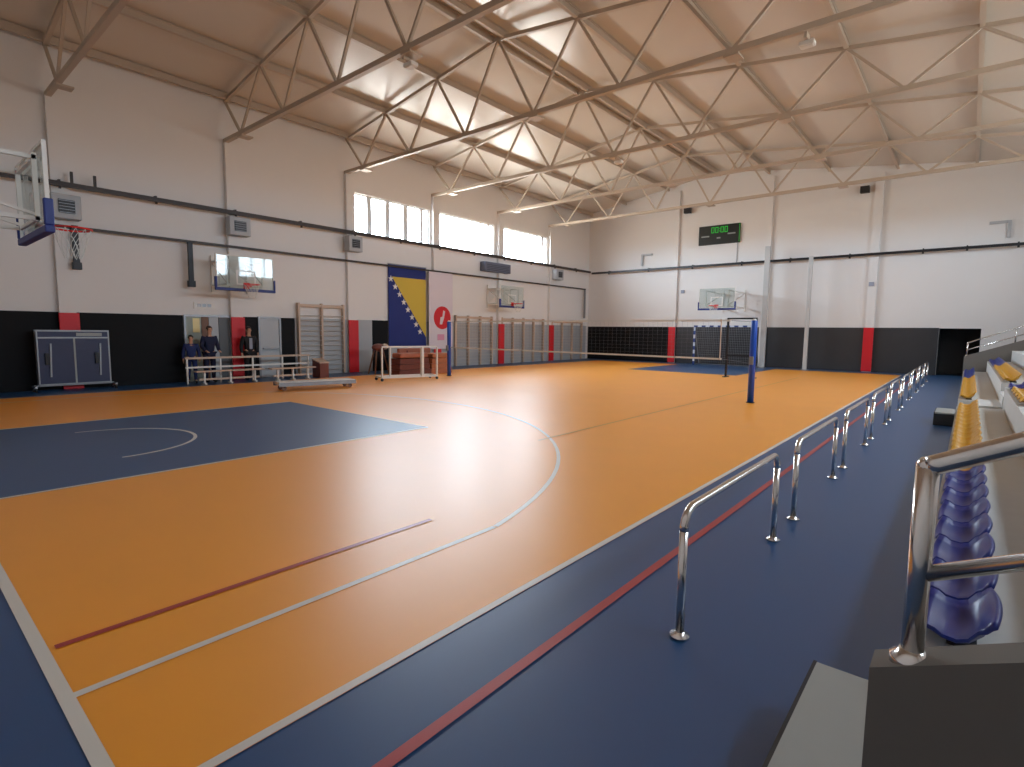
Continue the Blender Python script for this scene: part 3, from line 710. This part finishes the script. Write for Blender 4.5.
# ------------------------------------------------------------------ folded table tennis table
t = thing_w('table_tennis_table', 'folded navy table tennis table with grey frame against the black left wall', 'table', (-16.25, 3.0, 0))
y0, y1 = 2.30, 3.84
for x, nm in ((-16.33, 'tabletop'), (-16.10, 'tabletop')):
    tp = MB().box(x-.012, x+.012, y0+.03, y1-.03, .20, 1.56).build(nm, M_TT, t)
    fr = MB(); fr.box(x-.02, x+.02, y0, y0+.03, .17, 1.60); fr.box(x-.02, x+.02, y1-.03, y1, .17, 1.60); fr.box(x-.02, x+.02, y0+.03, y1-.03, .17, .20); fr.box(x-.02, x+.02, y0+.03, y1-.03, 1.56, 1.60)
    fr.build('edge_frame', M_GREYMET, t)
MB().box(-16.086, -16.078, 3.05, 3.09, .20, 1.42).build('centre_line', M_CAP, t)
MB().box(-16.086, -16.076, y0+.03, y1-.03, 1.38, 1.42).build('cross_bar', M_GREYMET, t)
MB().box(-16.086, -16.075, 3.12, 3.68, 1.44, 1.53).build('white_label', M_CAP, t)
for yy in (2.55, 3.60):
    MB().bar((-16.07, yy, .38), (-16.07, yy+.03, 1.25), .035).build('leg', M_GREYMET, t)
    MB().box(-16.075, -16.02, yy-.10, yy-.02, .70, 1.0).build('latch', M_DKMET, t)
for yy in (2.22, 3.92):
    MB().bar((-16.36, yy, .13), (-15.94, yy, .13), .05).build('trolley_bar', M_GREYMET, t)
    for xx in (-16.32, -15.98):
        w = MB().tube([(xx, yy-.02, .06), (xx, yy+.02, .06)], .06, 14).build('wheel', M_STEPSIDE, t)
MB().bar((-16.20, 2.22, .15), (-16.20, 3.92, .15), .04).build('axle', M_GREYMET, t)

# ------------------------------------------------------------------ gym apparatus by the left wall
def bench(x, y0, y1, h, label):
    t = thing_w('gym_bench', label, 'bench', (x, (y0+y1)/2, 0), 'long gym benches by the left wall')
    MB().bev(x-.14, x+.14, y0, y1, h-.04, h, .008).build('seat', M_WOOD, t)
    MB().bev(x-.02, x+.02, y0+.1, y1-.1, .13, .19, .006).build('stretcher', M_WOOD, t)
    for y in (y0+.25, (y0+y1)/2, y1-.25):
        MB().bev(x-.13, x+.13, y-.03, y+.03, 0.006, .05, .006).bev(x-.04, x+.04, y-.025, y+.025, .045, h-.039, .006).build('leg', M_WHITE, t)
bench(-15.3, 5.7, 7.7, .42, 'nearer pale wooden gym bench on the floor in front of the two people')
bench(-15.1, 7.85, 9.4, .42, 'farther pale wooden gym bench in front of the grey door')
t = thing_w('low_barrier', 'low pale wooden rail barrier behind the gym benches', 'barrier', (-15.75, 7.2, 0))
MB().bar((-15.75, 5.6, .78), (-15.75, 9.6, .78), .05, .06).build('top_rail', M_WOOD, t)
MB().bar((-15.75, 5.6, .50), (-15.75, 9.6, .50), .04, .05).build('lower_rail', M_WHITE, t)
for y in (5.65, 6.6, 7.6, 8.6, 9.55): MB().bar((-15.75, y, .004), (-15.75, y, .76), .045).build('leg', M_WHITE, t)
t = thing_w('springboard', 'dark wooden springboard box resting by the benches', 'springboard', (-15.35, 9.85, 0))
MB().prism([(-15.6, 9.62, .004), (-15.1, 9.62, .004), (-15.1, 9.62, .50), (-15.6, 9.62, .62)], (0, .34, 0)).build('body', M_LEATHD, t)
MB().prism([(-15.62, 9.60, .625), (-15.08, 9.60, .505), (-15.08, 9.60, .545), (-15.62, 9.60, .665)], (0, .38, 0)).build('top_pad', M_WOOD, t)
# low wheeled platform
t = thing_w('wheeled_platform', 'low white wheeled platform on the orange floor before the wall bars', 'trolley', (-12.1, 7.8, 0))
cx, cy, ang = -12.15, 7.75, math.radians(78)
def R2(x, y, z): c, s = math.cos(ang), math.sin(ang); return (cx+x*c-y*s, cy+x*s+y*c, z)
def rbox(mb, x0, x1, y0, y1, z0, z1): mb.prism([R2(x0, y0, z0), R2(x1, y0, z0), R2(x1, y1, z0), R2(x0, y1, z0)], (0, 0, z1-z0)); return mb
rbox(MB(), -1.05, 1.05, -.28, .28, .16, .24).build('deck', M_WHITE, t)
rbox(rbox(MB(), -1.08, 1.08, -.30, -.285, .12, .23), -1.08, 1.08, .285, .30, .12, .23).build('side_rail', M_GREYMET, t)
for xx in (-.92, .92):
    for yy in (-.2, .2):
        MB().tube([R2(xx, yy-.02, .07), R2(xx, yy+.02, .07)], .065, 14).build('wheel', M_WOODD, t)
        MB().bar(R2(xx, yy, .08), R2(xx, yy, .16), .05).build('castor_bracket', M_DKMET, t)
# trolley with uprights
t = thing_w('equipment_trolley', 'white metal equipment trolley with uprights before the tan vaulting boxes', 'trolley', (-12.3, 11.2, 0))
p0 = Vector((-12.55, 10.35, 0)); p1 = Vector((-12.0, 12.25, 0)); dd = (p1-p0); nn = Vector((-dd.y, dd.x, 0)).normalized()*.55
m = MB(); H = Vector((0, 0, .13))
m.bar(p0+H, p1+H, .06); m.bar(p0+nn+H, p1+nn+H, .06); m.bar(p0+H, p0+nn+H, .06); m.bar(p1+H, p1+nn+H, .06); m.build('base_frame', M_WHITE, t)
for f, w in ((0.0, .045), (.14, .05), (.72, .09), (1.0, .05)): a = p0+dd*f; MB().bar(a+H, a+Vector((0, 0, 1.12)), w).build('upright', M_WHITE, t)
MB().bar(p0+Vector((0, 0, 1.14)), p1+Vector((0, 0, 1.14)), .05).build('top_rail', M_WHITE, t)
for a in (p0, p1, p0+nn, p1+nn): 
    b_ = a+dd.normalized()*.0
    MB().tube([b_+Vector((0, 0, .055))-nn.normalized()*.015, b_+Vector((0, 0, .055))+nn.normalized()*.015], .05, 12).build('wheel', M_DKMET, t)
# vaulting boxes and buck
def vault_box(x0, x1, y0, y1, h, mb_, mt, label):
    t = thing_w('vaulting_box', label, 'vaulting box', ((x0+x1)/2, (y0+y1)/2, 0), 'leather vaulting boxes')
    n = 3; hh = (h-.2)/n
    for k in range(n):
        i = .04*(n-k) ; m = MB(); z = .006+k*hh
        m.prism([(x0-i*.5, y0-i, z), (x1+i*.5, y0-i, z), (x1+i*.5, y1+i, z), (x0-i*.5, y1+i, z)], (0, 0, hh-.012)); m.build('box_section', mb_, t)
    MB().bev(x0-.02, x1+.02, y0-.02, y1+.02, h-.19, h, .06, 3).build('padded_top', mt, t)
vault_box(-14.35, -13.85, 12.15, 13.45, .84, M_LEATHD, M_LEATH, 'nearer tan leather vaulting box behind the white trolley')
vault_box(-14.40, -13.90, 13.75, 14.60, .80, M_LEATHO, M_LEATHO, 'farther orange-brown vaulting box beside the left net post')
t = thing_w('crash_mat', 'tan gym mat propped upright before the flag', 'mat', (-14.8, 13.0, 0))
MB().bev(-14.86, -14.70, 12.75, 14.35, .01, .98, .03).build('mat_body', M_LEATH, t)
m = MB()
for y in (13.1, 13.95): m.box(-14.70, -14.69, y, y+.06, .1, .9)
m.build('strap', M_LEATHD, t)
t = thing_w('vaulting_buck', 'small brown and tan vaulting buck on legs left of the flag', 'vaulting buck', (-15.2, 12.2, 0))
MB().ball((-15.2, 12.15, 1.02), .17, 1.0, 1.7, .9, 16).build('body', M_LEATHD, t, True)
MB().ball((-15.15, 12.40, 1.05), .13, 1.0, 1.2, .9, 14).build('saddle_pad', M_WOOD, t, True)
for a, b in ((-.12, -.2), (.12, -.2), (-.12, .2), (.12, .2)): MB().bar((-15.2+a*.6, 12.15+b*.7, .95), (-15.2+a*1.8, 12.15+b*1.6, .01), .04).build('leg', M_WOODD, t)

# ------------------------------------------------------------------ people
def skin_mesh(name, V, Eg, R_, m, parent=None, sub=2, root=0):
    me = bpy.data.meshes.new(name+'_cage'); me.from_pydata([tuple(v) for v in V], Eg, [])
    o = bpy.data.objects.new(name+'_cage', me); COL.objects.link(o)
    md = o.modifiers.new('s', 'SKIN'); sv = me.skin_vertices[0].data if me.skin_vertices else None
    if sv is None:
        bpy.context.view_layer.objects.active = o; bpy.ops.object.select_all(action='DESELECT'); o.select_set(True)
        me.attributes; sv = me.skin_vertices[0].data
    for i, r in enumerate(R_): sv[i].radius = r if isinstance(r, tuple) else (r, r); sv[i].use_root = (i == root)
    md.use_smooth_shade = True
    sd = o.modifiers.new('u', 'SUBSURF'); sd.levels = sub; sd.render_levels = sub
    dg = bpy.context.evaluated_depsgraph_get(); dg.update()
    nm = bpy.data.meshes.new_from_object(o.evaluated_get(dg)); nm.name = name
    bpy.data.objects.remove(o)
    nm.materials.clear(); nm.materials.append(m)
    for p in nm.polygons: p.use_smooth = True
    r_ = bpy.data.objects.new(name, nm); COL.objects.link(r_)
    if parent: r_.parent = parent
    return r_
def person(label, loc, rz, k, coat, trous, hair, lean=0.0, shirt=None, armpose=0):
    """k: stature / 1.75 m.  Figure faces local +Y."""
    P = lambda x, y, z: (x*k, (y+lean*max(0, z-.95))*k, z*k)
    V = []; R_ = []; Eg = []
    def add(p, r, par=None):
        V.append(P(*p)); R_.append((r*k, r*k) if not isinstance(r, tuple) else (r[0]*k, r[1]*k))
        if par is not None: Eg.append((par, len(V)-1))
        return len(V)-1
    pel = add((0, 0, .95), (.14, .10)); ab = add((0, .01, 1.10), (.125, .095), pel); ch = add((0, 0, 1.30), (.155, .11), ab); nk = add((0, -.005, 1.47), .055, ch)
    j = add((0, .005, 1.55), .058, nk); hd = add((0, .015, 1.64), (.078, .092), j); tp = add((0, .0, 1.715), (.062, .072), hd)
    legs = []; arms = []
    for s in (-1, 1):
        hp = add((s*.09, 0, .88), .085, pel); kn = add((s*.11, .015, .48), .056, hp); an = add((s*.115, -.01, .09), .037, kn); to = add((s*.13, .13, .035), .032, an); legs.append((hp, kn, an, to))
        sh = add((s*.185, 0, 1.40), .055, ch)
        if armpose: el = add((s*.245, .03, 1.12), .04, sh); wr = add((s*.20, .22, .98), .027, el); dx, dy, dz = -.02*s, .09, -.02
        else: el = add((s*.25, -.02, 1.12), .04, sh); wr = add((s*.26, .04, .88), .027, el); dx, dy, dz = 0, .015, -.09
        pm = add((wr_x := (V[wr][0]/k+dx*.7), .04+dy*.6 if not armpose else .22+dy*.7, (.88 if not armpose else .98)+dz*.7), .03, wr)
        arms.append((sh, el, wr, pm))
        px, py, pz = V[pm][0]/k, V[pm][1]/k-lean*max(0, V[pm][2]/k-.95), V[pm][2]/k
        for f in range(4):
            o_ = (f-1.5)*.016
            a = add((px+(0 if not armpose else o_), py+(o_ if not armpose else .03), pz-(.035 if not armpose else .01)), .0085, pm)
            ln = (.05, .058, .055, .042)[f]
            add((px+(-.006*s if not armpose else o_), py+(o_+.01 if not armpose else .03+ln*.8), pz-(.035+ln if not armpose else .03)), .0075, a)
        add((px-.02*s, py+.03, pz-.02), .009, pm)
    body = skin_mesh('person', V, Eg, R_, M_SKIN)
    body.location = loc; body.rotation_euler = (0, 0, rz); tag(body, label, 'person')
    H = Vector(P(0, .015, 1.64))
    # face
    for s in (-1, 1): MB().ball(H+Vector((s*.03*k, .088*k, .01*k)), .010*k, n=8).build('eye', M_EYE, body, True)
    MB().ball(H+Vector((0, .098*k, -.02*k)), .014*k, .8, 1, 1.4, 8).build('nose', M_SKIN, body, True)
    MB().ball(H+Vector((0, .083*k, -.055*k)), .02*k, 1.1, .5, .35, 8).build('mouth', M_LIP, body, True)
    for s in (-1, 1): MB().ball(H+Vector((s*.083*k, -.005*k, -.005*k)), .022*k, .4, .7, 1.2, 8).build('ear', M_SKIN, body, True)
    g = MB().ball(H+Vector((0, -.022*k, .035*k)), .098*k, .92, 1.0, .95, 16)
    for v in g.bm.verts:
        if v.co.z < H.z-.05*k: v.co.z = H.z-.05*k
        if v.co.y > H.y+.055*k and v.co.z < H.z+.055*k: v.co.y = H.y+.03*k
    g.build('hair', hair, body, True)
    # jacket / coat
    def pick(idx, grow): return [V[i] for i in idx], [(R_[i][0]+grow*k, R_[i][1]+grow*k) for i in idx]
    (s1, e1, w1, _), (s2, e2, w2, _) = arms
    ids = [pel, ab, ch, s1, e1, w1, s2, e2, w2]; v_, r_ = pick(ids, .022)
    v_[0] = P(0, 0, .86); v_.append(P(0, 0, 1.40)); r_.append((.155*k, .105*k)); v_.append(P(0, 0, 1.475)); r_.append((.085*k, .08*k)); r_[0] = (.17*k, .13*k)
    skin_mesh('jacket', v_, [(0, 1), (1, 2), (2, 3), (3, 4), (4, 5), (2, 6), (6, 7), (7, 8), (2, 9), (9, 10)], r_, coat, body)
    ids = [pel]+[i for l in legs for i in l[:3]]; v_, r_ = pick(ids, .018)
    skin_mesh('trousers', v_, [(0, 1), (1, 2), (2, 3), (0, 4), (4, 5), (5, 6)], r_, trous, body)
    for hp, kn, an, to in legs:
        a, b = Vector(V[an]), Vector(V[to])
        m = MB(); m.ball((a+b)/2+Vector((0, 0, -.018*k)), .05*k, .95, 2.6, .85, 12); g_ = m
        for v in g_.bm.verts: v.co.z = max(v.co.z, .004)
        g_.build('shoe', M_SHOE, body, True)
    if shirt: MB().bev(-.05*k, .05*k, .125*k, .145*k, 1.02*k, 1.38*k, .008).build('shirt_front', shirt, body)
    return body
person('person in a navy jacket standing in the doorway behind the benches', (-16.1, 6.42, 0), -PI/2+.1, 1.0, M_NAVY, M_NAVY, M_HAIR, lean=.08, armpose=1)
person('shorter person in a blue coat left of the doorway, before the black wall', (-16.15, 5.92, 0), -PI/2-.3, .84, M_COATB, M_COATB, M_HAIRD, lean=.05)
person('person in black with a grey shirt front beside the red column pad', (-16.1, 7.66, 0), -PI/2, 1.0, M_BLACKC, M_BLACKC, M_HAIRD, shirt=M_GREYC)
for o in bpy.data.objects:
    if '_o' in o: del o['_o']
